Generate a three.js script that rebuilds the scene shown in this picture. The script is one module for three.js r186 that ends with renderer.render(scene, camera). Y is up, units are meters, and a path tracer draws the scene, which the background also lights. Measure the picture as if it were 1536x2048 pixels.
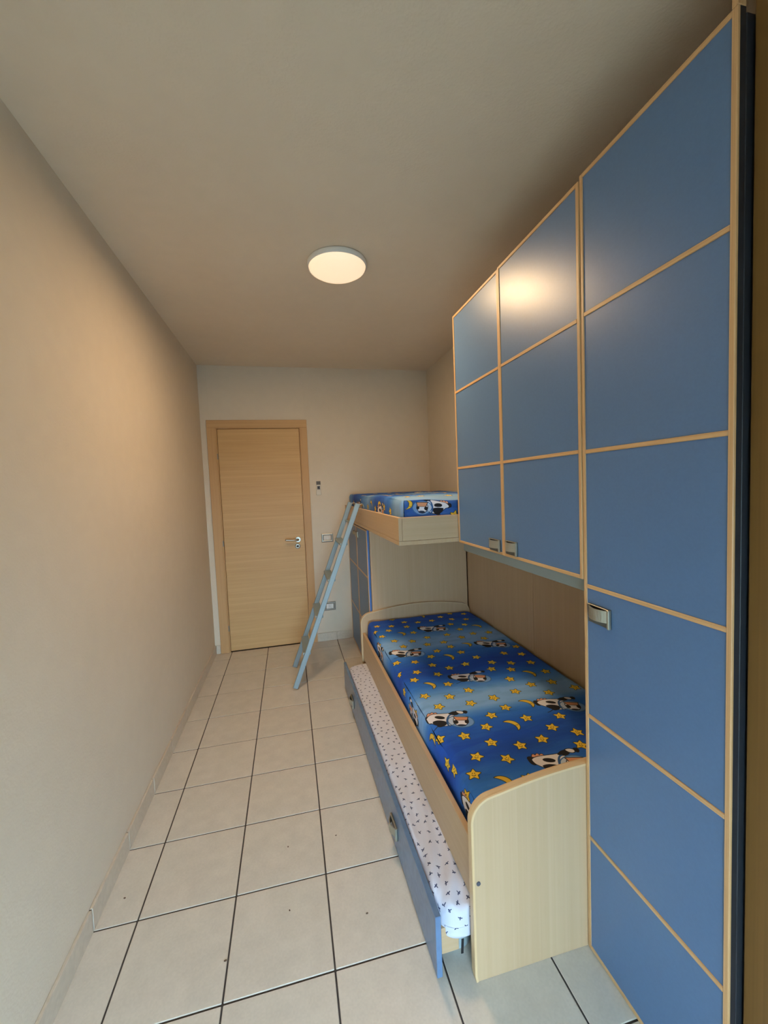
import * as THREE from 'three';
import { mergeGeometries } from 'three/addons/utils/BufferGeometryUtils.js';
import { RectAreaLightUniformsLib } from 'three/addons/lights/RectAreaLightUniformsLib.js';

// ---------------------------------------------------------------- camera, sky, lights, exposure
const scene = new THREE.Scene();
const renderer = new THREE.WebGLRenderer({ antialias: true });
renderer.toneMapping = THREE.LinearToneMapping;
renderer.toneMappingExposure = 1.42;
renderer.shadowMap.enabled = true;
RectAreaLightUniformsLib.init();

const FOCAL = 819.45;                                   // pixels for a 2048 pixel high frame
const camera = new THREE.PerspectiveCamera(2 * Math.atan(1024 / FOCAL) * 180 / Math.PI, 1536 / 2048, 0.02, 200);
{
  const yaw = 0.2257, pitch = 0.0601, roll = -0.0413;
  const f = new THREE.Vector3(Math.sin(yaw) * Math.cos(pitch), -Math.sin(pitch), -Math.cos(yaw) * Math.cos(pitch));
  const r0 = new THREE.Vector3(Math.cos(yaw), 0, Math.sin(yaw)), u0 = new THREE.Vector3().crossVectors(r0, f);
  const up = u0.clone().multiplyScalar(Math.cos(roll)).addScaledVector(r0, -Math.sin(roll));
  camera.position.set(0.7529, 1.5011, 4.0478);
  camera.up.copy(up);
  camera.lookAt(camera.position.clone().add(f));
}
scene.background = new THREE.Color().setRGB(0.52, 0.78, 1.0);
scene.backgroundIntensity = 16.0;
const LAMP_POWER = 80, LAMP_COLOR = new THREE.Color().setRGB(1.0, 0.68, 0.38);

// ---------------------------------------------------------------- dimensions (metres; x right, y up, z towards the window)
const W = 2.184, H = 2.673, D = 5.0, T = 1 / 3, XV = 0.1475, ZR = 0.5033;

// ---------------------------------------------------------------- helpers
let seed = 7;
const rnd = () => { seed = (seed * 1664525 + 1013904223) >>> 0; return seed / 4294967296; };
function lattice(n, s) { const a = new Float32Array(n * n); let q = s >>> 0; for (let i = 0; i < a.length; i++) { q = (q * 1664525 + 1013904223) >>> 0; a[i] = q / 4294967296; } return a; }
const LAT = lattice(256, 99);
const sm = (t) => t * t * (3 - 2 * t);
function vnoise(x, y, px, py, k = 0) {                  // value noise that repeats after px, py cells
  const xi = Math.floor(x), yi = Math.floor(y), fx = sm(x - xi), fy = sm(y - yi);
  const at = (a, b) => LAT[((((b % py) + py) % py + k * 37) & 255) * 256 + ((((a % px) + px) % px + k * 61) & 255)];
  const a = at(xi, yi), b = at(xi + 1, yi), c = at(xi, yi + 1), d = at(xi + 1, yi + 1);
  return a + (b - a) * fx + (c - a) * fy + (a - b - c + d) * fx * fy;
}
function dataTex(w, h, fn, srgb) {
  const d = new Uint8Array(w * h * 4);
  for (let j = 0; j < h; j++) for (let i = 0; i < w; i++) {
    const c = fn(i / w, j / h), o = (j * w + i) * 4;
    d[o] = Math.max(0, Math.min(255, c[0])); d[o + 1] = Math.max(0, Math.min(255, c[1])); d[o + 2] = Math.max(0, Math.min(255, c[2])); d[o + 3] = 255;
  }
  const t = new THREE.DataTexture(d, w, h, THREE.RGBAFormat);
  t.wrapS = t.wrapT = THREE.RepeatWrapping; t.magFilter = THREE.LinearFilter; t.minFilter = THREE.LinearMipmapLinearFilter; t.generateMipmaps = true;
  if (srgb) t.colorSpace = THREE.SRGBColorSpace;
  t.needsUpdate = true; return t;
}
// wood grain running along v; the texture covers sx by sy metres
function grainTex(base, dark, sx, sy, amount = 1, fine = 90) {
  const t = dataTex(256, 512, (u, v) => {
    const a = vnoise(u * fine, v * 3, fine, 3, 1), b = vnoise(u * 24, v * 2, 24, 2, 2), c = vnoise(u * 5, v * 2, 5, 2, 3), p = vnoise(u * 128, v * 20, 128, 20, 4);
    let k = 0.36 * a + 0.3 * b + 0.34 * c; k = (k - 0.5) * 1.5 * amount + 0.32 + (p > 0.82 ? 0.25 * amount * (p - 0.82) / 0.18 : 0);
    k = Math.max(0, Math.min(1, k));
    return [0, 1, 2].map((i) => base[i] + (dark[i] - base[i]) * k);
  }, true);
  t.repeat.set(1 / sx, 1 / sy); return t;
}
function noiseTex(sx, fn, srgb = true, n = 256) { const t = dataTex(n, n, fn, srgb); t.repeat.set(1 / sx, 1 / sx); return t; }

const mat = (o) => new THREE.MeshStandardMaterial(o);
const phys = (o) => new THREE.MeshPhysicalMaterial(o);
const plasterBump = noiseTex(0.35, (u, v) => { const k = 255 * (0.5 * vnoise(u * 60, v * 60, 60, 60, 5) + 0.3 * vnoise(u * 120, v * 120, 120, 120, 6) + 0.2 * vnoise(u * 14, v * 14, 14, 14, 7)); return [k, k, k]; }, false);
const plasterMap = (r, g, b) => noiseTex(1.7, (u, v) => { const k = 0.972 + 0.028 * (0.6 * vnoise(u * 6, v * 6, 6, 6, 8) + 0.4 * vnoise(u * 40, v * 40, 40, 40, 9)); return [r * k, g * k, b * k]; });
const clothBump = noiseTex(0.06, (u, v) => { const k = 110 + 70 * Math.sin(u * 2 * Math.PI * 32) * Math.sin(v * 2 * Math.PI * 32) + 60 * vnoise(u * 30, v * 30, 30, 30, 3); return [k, k, k]; }, false);
const M = {
  wall: mat({ map: plasterMap(224, 211, 191), bumpMap: plasterBump, bumpScale: 0.0006, roughness: 0.92 }),
  ceiling: mat({ map: plasterMap(234, 216, 192), bumpMap: plasterBump, bumpScale: 0.0006, roughness: 0.95 }),
  grout: mat({ color: 0x403b38, roughness: 0.95 }),
  blue: [0, 1, 2].map((k) => mat({ map: noiseTex(0.45, (u, v) => { const n = 0.985 + 0.025 * vnoise(u * 90, v * 90, 90, 90, 10 + k) + 0.012 * vnoise(u * 5, v * 5, 5, 5, 20 + k); return [86 * n, 118 * n, 158 * n]; }), roughness: 0.37 })),
  drawerBlue: mat({ map: noiseTex(0.45, (u, v) => { const n = 0.96 + 0.06 * vnoise(u * 30, v * 30, 30, 30, 15); return [100 * n, 128 * n, 162 * n]; }), roughness: 0.26 }),
  blueEdge: mat({ color: 0x4670b0, roughness: 0.4 }),
  strip: mat({ map: grainTex([210, 170, 122], [182, 140, 92], 0.03, 0.4, 1.1, 40), roughness: 0.42 }),
  cream: mat({ map: grainTex([202, 173, 137], [184, 151, 113], 0.5, 1.6, 0.5, 110), roughness: 0.45 }),
  creamEdge: mat({ map: grainTex([222, 192, 148], [204, 168, 120], 0.1, 0.6, 0.8, 40), roughness: 0.4 }),
  creamPale: mat({ map: grainTex([214, 190, 152], [200, 172, 132], 0.1, 0.6, 0.5, 40), roughness: 0.42 }),
  carcass: mat({ color: 0x21262d, roughness: 0.5 }),
  underside: mat({ color: 0x8b938e, roughness: 0.5 }),
  oak: mat({ map: grainTex([212, 174, 118], [188, 146, 92], 0.4, 0.9, 0.6, 120), roughness: 0.5 }),
  casing: mat({ map: grainTex([206, 166, 114], [186, 142, 92], 0.3, 1.2, 0.6), roughness: 0.5 }),
  brown: mat({ map: grainTex([128, 92, 42], [104, 72, 28], 0.3, 1.0, 0.6), roughness: 0.55 }),
  steel: mat({ color: 0x9c978c, roughness: 0.32, metalness: 0.85 }),
  satin: mat({ color: 0xa8a698, roughness: 0.38, metalness: 0.7 }),
  plate: mat({ color: 0x5f625e, roughness: 0.45, metalness: 0.4 }),
  ladder: mat({ color: 0x90a2a8, roughness: 0.42, metalness: 0.25 }),
  black: mat({ color: 0x15151a, roughness: 0.7 }),
  capGrey: mat({ color: 0x4b4c56, roughness: 0.6 }),
  white: mat({ color: 0xe8e6e0, roughness: 0.45 }),
  remoteBody: mat({ color: 0xd6cfc0, roughness: 0.4 }),
  remoteGrey: mat({ color: 0x5b5650, roughness: 0.5 }),
  plastic: mat({ color: 0xa3b2b6, roughness: 0.4 }),
  lampGlass: phys({ color: 0xf4e6d2, roughness: 0.5, emissive: new THREE.Color().setRGB(1.0, 0.74, 0.48), emissiveIntensity: 0.55 }),
  glass: phys({ color: 0xffffff, roughness: 0.02, transmission: 1, thickness: 0 }),
  outside: mat({ color: 0x8f8b82, roughness: 0.95 }),
  crumb: mat({ color: 0x5a4636, roughness: 0.9 }),
};
M.tiles = [0, 1, 2, 3].map((k) => mat({ map: noiseTex(0.34, (u, v) => {
  const n = vnoise(u * 9, v * 9, 9, 9, 30 + k), f = vnoise(u * 70, v * 70, 70, 70, 40 + k), s = vnoise(u * 4, v * 4, 4, 4, 50 + k);
  const q = 0.95 + 0.035 * n + 0.03 * f + (k - 1.5) * 0.006; return [214 * q + 2 * s, 207 * q, 194 * q];
}), roughness: 0.36, bumpMap: plasterBump, bumpScale: 0.0002 }));
M.skirt = [0, 1].map((k) => mat({ map: noiseTex(0.34, (u, v) => { const q = 0.94 + 0.05 * vnoise(u * 30, v * 30, 30, 30, 60 + k); return [214 * q, 202 * q, 184 * q]; }), roughness: 0.4 }));

// a box with chamfered edges; uv in metres, v runs along the axis `grain` where a face shows it
function slab(x0, x1, y0, y1, z0, z1, { b = 0.0012, grain = 1, jitter = true } = {}) {
  const c = [(x0 + x1) / 2, (y0 + y1) / 2, (z0 + z1) / 2], h = [(x1 - x0) / 2, (y1 - y0) / 2, (z1 - z0) / 2];
  b = Math.min(b, h[0] * 0.6, h[1] * 0.6, h[2] * 0.6);
  const P = [], N = [], U = [], ou = jitter ? rnd() * 3 : 0, ov = jitter ? rnd() * 3 : 0;
  const pt = (s, a) => [0, 1, 2].map((i) => s[i] * (i === a ? h[i] : h[i] - b));
  const tri = (list, n) => {
    let m = 0; for (let i = 1; i < 3; i++) if (Math.abs(n[i]) > Math.abs(n[m]) + 1e-6) m = i;
    const ax = [0, 1, 2].filter((i) => i !== m), v = ax.includes(grain) ? grain : ax[1], u = ax.find((i) => i !== v);
    const [p, q, r] = list, e1 = q.map((x, i) => x - p[i]), e2 = r.map((x, i) => x - p[i]);
    const cr = [e1[1] * e2[2] - e1[2] * e2[1], e1[2] * e2[0] - e1[0] * e2[2], e1[0] * e2[1] - e1[1] * e2[0]];
    const o = cr[0] * n[0] + cr[1] * n[1] + cr[2] * n[2] < 0 ? [p, r, q] : list;
    for (const w of o) { P.push(w[0] + c[0], w[1] + c[1], w[2] + c[2]); N.push(...n); U.push(w[u] + c[u] + ou, w[v] + c[v] + ov); }
  };
  const quad = (a, b2, c2, d, n) => { const l = Math.hypot(...n); n = n.map((x) => x / l); tri([a, b2, c2], n); tri([a, c2, d], n); };
  for (let a = 0; a < 3; a++) { const [i, j] = [0, 1, 2].filter((k) => k !== a); for (const s of [-1, 1]) {
    const q = (u, v) => { const t = [0, 0, 0]; t[a] = s; t[i] = u; t[j] = v; return pt(t, a); }, n = [0, 0, 0]; n[a] = s;
    quad(q(-1, -1), q(1, -1), q(1, 1), q(-1, 1), n);
  } }
  for (let a = 0; a < 3; a++) { const [i, j] = [0, 1, 2].filter((k) => k !== a); for (const s of [-1, 1]) for (const t of [-1, 1]) {
    const q = (w, f) => { const v = [0, 0, 0]; v[a] = w; v[i] = s; v[j] = t; return pt(v, f); }, n = [0, 0, 0]; n[i] = s; n[j] = t;
    quad(q(-1, i), q(1, i), q(1, j), q(-1, j), n);
  } }
  for (const x of [-1, 1]) for (const y of [-1, 1]) for (const z of [-1, 1]) { const s = [x, y, z], l = Math.sqrt(3); tri([pt(s, 0), pt(s, 1), pt(s, 2)], s.map((k) => k / l)); }
  const g = new THREE.BufferGeometry();
  g.setAttribute('position', new THREE.Float32BufferAttribute(P, 3)); g.setAttribute('normal', new THREE.Float32BufferAttribute(N, 3)); g.setAttribute('uv', new THREE.Float32BufferAttribute(U, 2));
  return g;
}
const flat = (g) => { const q = g.index ? g.toNonIndexed() : g; for (const k of Object.keys(q.attributes)) if (!['position', 'normal', 'uv'].includes(k)) q.deleteAttribute(k); return q; };
const merge = (...gs) => mergeGeometries(gs.map(flat));
const origins = new Map(), taken = new Map();
function numbered(n) { const k = taken.get(n) ?? 0; taken.set(n, k + 1); return k ? `${n}_${String(k).padStart(3, '0')}` : n; }
function thing(name, label, category, at, extra = {}) {
  const o = new THREE.Group(); o.name = numbered(name); o.position.set(...at); scene.add(o);
  o.userData = { label, ...(category ? { category } : {}), ...extra }; origins.set(o, at); return o;
}
const structure = (name, label, at = [0, 0, 0]) => thing(name, label, 'room', at, { kind: 'structure' });
// geometry is given in room coordinates; a part's mesh is moved so that it sits under its parent's base
function part(parent, name, geo, m, label) {
  const at = origins.get(parent) ?? [0, 0, 0], g = geo.clone(); g.translate(-at[0], -at[1], -at[2]);
  const o = new THREE.Mesh(g, m); o.name = name; o.castShadow = o.receiveShadow = true; parent.add(o); origins.set(o, at);
  if (label) o.userData.label = label; return o;
}
function solo(name, label, category, at, geo, m, extra = {}) {
  const g = geo.clone(); g.translate(-at[0], -at[1], -at[2]);
  const o = new THREE.Mesh(g, m); o.name = numbered(name); o.position.set(...at); o.castShadow = o.receiveShadow = true; scene.add(o);
  o.userData = { label, category, ...extra }; origins.set(o, at); return o;
}
const rodBetween = (a, b, r, n = 16) => { const A = new THREE.Vector3(...a), B = new THREE.Vector3(...b), d = B.clone().sub(A); const g = new THREE.CylinderGeometry(r, r, d.length(), n); g.applyQuaternion(new THREE.Quaternion().setFromUnitVectors(new THREE.Vector3(0, 1, 0), d.normalize())); const m = A.add(B).multiplyScalar(0.5); g.translate(m.x, m.y, m.z); return g; };
function smoothNormals(g) {
  g.computeVertexNormals(); const p = g.attributes.position, n = g.attributes.normal, acc = new Map();
  const key = (i) => `${Math.round(p.getX(i) * 2e4)},${Math.round(p.getY(i) * 2e4)},${Math.round(p.getZ(i) * 2e4)}`;
  for (let i = 0; i < p.count; i++) { const k = key(i), a = acc.get(k) ?? [0, 0, 0]; a[0] += n.getX(i); a[1] += n.getY(i); a[2] += n.getZ(i); acc.set(k, a); }
  for (let i = 0; i < p.count; i++) { const a = acc.get(key(i)), l = Math.hypot(...a) || 1; n.setXYZ(i, a[0] / l, a[1] / l, a[2] / l); }
}

// ---------------------------------------------------------------- the room
{
  const fl = structure('floor', 'beige square ceramic tile floor with thin dark grout lines');
  part(fl, 'grout', slab(-0.1, W + 0.1, -0.06, -0.0024, -0.16, D + 0.3, { b: 0.0005 }), M.grout, 'dark grout between the tiles');
  const xs = [0], zs = [0];
  for (let x = XV; x < W; x += T) xs.push(x); xs.push(W);
  for (let z = ZR - T; z < D; z += T) zs.push(z); zs.push(D);
  for (let i = 0; i + 1 < xs.length; i++) for (let j = 0; j + 1 < zs.length; j++) {
    const g = 0.0027; part(fl, 'tile', slab(xs[i] + g, xs[i + 1] - g, -0.012, (rnd() - 0.5) * 0.0006, zs[j] + g, zs[j + 1] - g, { b: 0.0016 }), M.tiles[Math.floor(rnd() * 4)]);
  }
  const ce = structure('ceiling', 'plain painted ceiling'); part(ce, 'ceiling_slab', slab(-0.1, W + 0.1, H, H + 0.15, -0.1, D + 0.3, { b: 0.0005 }), M.ceiling);
  const wl = structure('wall_left', 'long plain painted wall on the left'); part(wl, 'plaster', slab(-0.15, 0, -0.06, H, -0.15, D + 0.3, { b: 0.0005 }), M.wall);
  const wr = structure('wall_right', 'painted wall behind the fitted furniture'); part(wr, 'plaster', slab(W, W + 0.15, -0.06, H, -0.15, D + 0.3, { b: 0.0005 }), M.wall);
  const wb = structure('wall_back', 'painted end wall with the wooden door');
  part(wb, 'plaster', merge(slab(0, 0.075, -0.06, H, -0.15, 0, { b: 0.0005 }), slab(0.075, 0.93, 2.155, H, -0.15, 0, { b: 0.0005 }), slab(0.93, W, -0.06, H, -0.15, 0, { b: 0.0005 })), M.wall);
  const wh = structure('wall_corridor', 'plain corridor wall behind the closed door'); part(wh, 'plaster', slab(-0.15, W + 0.15, -0.06, H, -0.3, -0.152, { b: 0.0005 }), M.wall);
  const wf = structure('wall_front', 'painted wall with the tall window behind the viewer');
  part(wf, 'plaster', merge(slab(0, 0.2, -0.06, H, D, D + 0.3, { b: 0.0005 }), slab(0.2, 1.32, 2.42, H, D, D + 0.3, { b: 0.0005 }), slab(1.32, W, -0.06, H, D, D + 0.3, { b: 0.0005 })), M.wall);

  const bl = structure('baseboard_left', 'beige ceramic skirting tiles along the left wall');
  for (let j = 0; j + 1 < zs.length; j++) part(bl, 'skirting_tile', slab(0, 0.0105 + rnd() * 0.001, 0, 0.082, zs[j] + 0.0024, zs[j + 1] - 0.0024, { b: 0.002 }), M.skirt[j % 2]);
  part(bl, 'joint_filler', slab(0, 0.007, 0, 0.078, 0, D, { b: 0.0005 }), M.grout);
  const bb = structure('baseboard_back', 'pale ceramic skirting tiles beside the door');
  for (const [a, b] of [[0.0125, 0.048], [0.956, XV + 3 * T], [XV + 3 * T, 1.3]]) part(bb, 'skirting_tile', slab(a + 0.0012, b - 0.0012, 0, 0.082, 0, 0.011, { b: 0.002 }), M.skirt[0]);
}
// door
{
  const d = structure('door_1', 'closed light oak veneer door with matching frame');
  const z = 0.014;
  part(d, 'casing', merge(slab(0.0508, 0.128, 0, 2.106, 0, z, { b: 0.002 }), slab(0.889, 0.9527, 0, 2.106, 0, z, { b: 0.002 })), M.casing);
  part(d, 'casing_head', slab(0.0508, 0.9527, 2.106, 2.178, 0, z, { b: 0.002, grain: 0 }), M.casing);
  part(d, 'jamb', merge(slab(0.076, 0.136, 0, 2.13, -0.12, 0.004, { b: 0.001 }), slab(0.881, 0.929, 0, 2.13, -0.12, 0.004, { b: 0.001 }), slab(0.136, 0.881, 2.1, 2.15, -0.12, 0.004, { b: 0.001, grain: 0 })), M.casing);
  part(d, 'leaf', slab(0.139, 0.878, 0.008, 2.0965, -0.045, -0.002, { b: 0.002, grain: 0 }), M.oak, 'oak veneer leaf with horizontal grain');
  for (const y of [1.845, 1.038, 0.231]) { const h = part(d, 'hinge', merge(rodBetween([0.133, y - 0.026, 0.009], [0.133, y + 0.026, 0.009], 0.006), slab(0.128, 0.139, y - 0.022, y + 0.022, 0.001, 0.006)), M.steel, 'small steel hinge'); }
  const ro = new THREE.CylinderGeometry(0.025, 0.027, 0.009, 32); ro.rotateX(Math.PI / 2); ro.translate(0.815, 1.03, 0.0025);
  const curve = new THREE.CatmullRomCurve3([[0.815, 1.03, 0.004], [0.815, 1.03, 0.034], [0.809, 1.03, 0.047], [0.79, 1.0305, 0.052], [0.75, 1.033, 0.053], [0.704, 1.036, 0.052]].map((p) => new THREE.Vector3(...p)));
  const lever = new THREE.TubeGeometry(curve, 40, 0.0095, 14), tip = new THREE.SphereGeometry(0.0095, 14, 10); tip.translate(0.704, 1.036, 0.052);
  part(d, 'door_handle', merge(ro, lever, tip), M.steel, 'satin steel lever handle on round rose');
  const ks = new THREE.LatheGeometry([[0.007, 0.003], [0.012, 0.0075], [0.024, 0.0065], [0.0255, 0.001]].map((p) => new THREE.Vector2(...p)), 32); ks.rotateX(Math.PI / 2); ks.translate(0.809, 0.966, -0.002);
  const key = part(d, 'lock_rose', ks, M.steel, 'round steel keyhole rose');
  const kh = new THREE.CylinderGeometry(0.0115, 0.0115, 0.006, 24); kh.rotateX(Math.PI / 2); kh.translate(0.809, 0.966, 0.0008); part(key, 'keyhole', kh, M.black);
}
// French window behind the viewer: brown frame, two leaves opened inwards, roller shutter
{
  const w = structure('window_1', 'tall brown wooden French window with its leaves opened inwards', [0, 0, 0]);
  part(w, 'frame', merge(slab(0.2, 0.245, 0, 2.42, D + 0.02, D + 0.09), slab(1.275, 1.32, 0, 2.42, D + 0.02, D + 0.09), slab(0.245, 1.275, 2.37, 2.42, D + 0.02, D + 0.09, { grain: 0 })), M.brown);
  const leaf = (hx, hz, ang, sgn) => {
    const w1 = 0.54, st = 0.085, t = 0.05, y0 = 0.02, y1 = 2.35;
    const g = [slab(0, st, y0, y1, 0, t, { b: 0.005 }), slab(w1 - st, w1, y0, y1, 0, t, { b: 0.005 }), slab(st, w1 - st, y0, y0 + 0.14, 0, t, { grain: 0 }), slab(st, w1 - st, y1 - st, y1, 0, t, { grain: 0 }), slab(st, w1 - st, 0.95, 1.03, 0, t, { grain: 0 })];
    const gl = slab(st - 0.005, w1 - st + 0.005, y0 + 0.13, y1 - st + 0.01, t / 2 - 0.002, t / 2 + 0.002);
    const put = (q) => { if (sgn < 0) { q.scale(-1, 1, 1); const ix = q.attributes.position, n = ix.count; for (const a of Object.values(q.attributes)) for (let i = 0; i < n; i += 3) for (let k = 0; k < a.itemSize; k++) { const x = a.array[(i + 1) * a.itemSize + k]; a.array[(i + 1) * a.itemSize + k] = a.array[(i + 2) * a.itemSize + k]; a.array[(i + 2) * a.itemSize + k] = x; } } q.rotateY(ang); q.translate(hx, 0, hz); return q; };
    const lf = part(w, 'leaf_frame', put(merge(...g)), M.brown, 'dark brown window leaf'); part(lf, 'pane', put(gl), M.glass);
  };
  leaf(1.3, D - 0.035, 1.75, 1);
  leaf(0.22, D - 0.035, -1.45 + Math.PI, -1);
  for (let k = 0; k < 19; k++) part(w, 'shutter_slat', slab(0.246, 1.274, 2.37 - 0.045 * (k + 1) + 0.003, 2.37 - 0.045 * k, D + 0.16, D + 0.172, { b: 0.003, grain: 0 }), M.white);
  const out = structure('balcony_floor', 'grey balcony slab outside the window'); part(out, 'slab', slab(-1.5, 4, -0.2, -0.03, D + 0.3, D + 1.5), M.outside);
  const gr = structure('ground', 'grey ground outside, below the balcony'); part(gr, 'pavement', slab(-60, 60, -4.2, -4, D + 1.5, 90), M.outside);
}
// ceiling lamp in the middle of the room: it is mirrored in the blue doors and shades the handle and the switch
{
  const at = [1.06, H, 1.86], l = thing('ceiling_lamp', 'round flush ceiling lamp with milky glass in the middle of the ceiling', 'lamp', at);
  const base = new THREE.LatheGeometry([[0, 0], [0.15, 0], [0.155, -0.006], [0.155, -0.022], [0.147, -0.026]].map((p) => new THREE.Vector2(...p)), 48); base.translate(...at); part(l, 'base_ring', base, M.white);
  const dome = new THREE.LatheGeometry([[0.147, -0.02], [0.143, -0.034], [0.122, -0.047], [0.08, -0.056], [0.0001, -0.06]].map((p) => new THREE.Vector2(...p)), 48); dome.translate(...at); part(l, 'diffuser', dome, M.lampGlass, 'warm lit milky glass diffuser');
  const ra = new THREE.RectAreaLight(LAMP_COLOR, LAMP_POWER, 0.24, 0.24); ra.position.set(at[0], H - 0.066, at[2]); ra.lookAt(at[0], 0, at[2]); ra.name = 'ceiling_lamp_light'; scene.add(ra);
}

// ---------------------------------------------------------------- fitted furniture with blue grid doors (fronts face -x)
function bowHandle(xf, y0, y1, z0, z1) {                // satin plate with a bowed grip over its upper part
  const pl = slab(xf - 0.004, xf, y0, y1, z0, z1, { b: 0.001 }), rib = slab(xf - 0.011, xf, y0, y1, z1 - 0.008, z1, { b: 0.0015 }), rim = slab(xf - 0.009, xf, y1 - 0.003, y1, z0, z1, { b: 0.0008 });
  const s = new THREE.Shape(), n = 14, zc = (z0 + z1) / 2, hz = (z1 - z0) / 2 - 0.001, f = (t, o) => 0.004 + (0.02 - o) * (1 - t * t);
  for (let i = 0; i <= n; i++) { const t = -1 + 2 * i / n; s[i ? 'lineTo' : 'moveTo'](t * (hz), f(t, 0)); }
  for (let i = n; i >= 0; i--) { const t = -1 + 2 * i / n; s.lineTo(t * (hz - 0.002), f(t, 0.0035) - 0.001); }
  const g = new THREE.ExtrudeGeometry(s, { depth: (y1 - y0) * 0.62, bevelEnabled: false });
  // shape x -> world z, shape y -> world -x, depth -> world -y from just below the rim
  g.applyMatrix4(new THREE.Matrix4().set(0, -1, 0, xf, 0, 0, -1, y1 - 0.004, 1, 0, 0, zc, 0, 0, 0, 1));
  const dark = slab(xf - 0.0048, xf - 0.003, y1 - (y1 - y0) * 0.5, y1 - 0.004, z0 + 0.006, z1 - 0.01);
  return { grip: merge(rib, rim, g), plate: pl, recess: dark };
}
function gridDoor(parent, xf, y0, y1, z0, z1, ys, handle, label, core = M.carcass) {
  const th = 0.019, e = 0.0115;                         // beech edges and strips stand a little proud of the blue panels
  const d = part(parent, 'door', slab(xf + 0.003, xf + th, y0, y1, z0, z1, { b: 0.0008 }), core, label);
  const lv = [y0, ...ys, y1];
  for (let i = 0; i + 1 < lv.length; i++) part(d, 'panel', slab(xf + 0.0012, xf + 0.004, lv[i] + e * 0.5, lv[i + 1] - e * 0.5, z0 + e * 0.8, z1 - e * 0.8, { b: 0.0004 }), M.blue[(i + Math.floor(rnd() * 3)) % 3]);
  for (const y of ys) part(d, 'strip', slab(xf - 0.0018, xf + 0.004, y - e / 2, y + e / 2, z0 + e, z1 - e, { b: 0.0012, grain: 2 }), M.strip);
  part(d, 'edge_strip', slab(xf - 0.0018, xf + 0.005, y0, y1, z0 - 0.0002, z0 + e, { b: 0.0012 }), M.strip); part(d, 'edge_strip', slab(xf - 0.0018, xf + 0.005, y0, y1, z1 - e, z1 + 0.0002, { b: 0.0012 }), M.strip);
  part(d, 'edge_strip', slab(xf - 0.0018, xf + 0.005, y0 - 0.0002, y0 + e, z0 + e, z1 - e, { b: 0.0012, grain: 2 }), M.strip); part(d, 'edge_strip', slab(xf - 0.0018, xf + 0.005, y1 - e, y1 + 0.0002, z0 + e, z1 - e, { b: 0.0012, grain: 2 }), M.strip);
  const h = bowHandle(xf + 0.0015, ...handle); part(d, 'handle', h.grip, M.satin, 'bowed satin metal handle'); part(d, 'handle_plate', h.plate, M.plate, 'dark grey handle plate'); part(d, 'handle_recess', h.recess, M.black);
}
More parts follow.
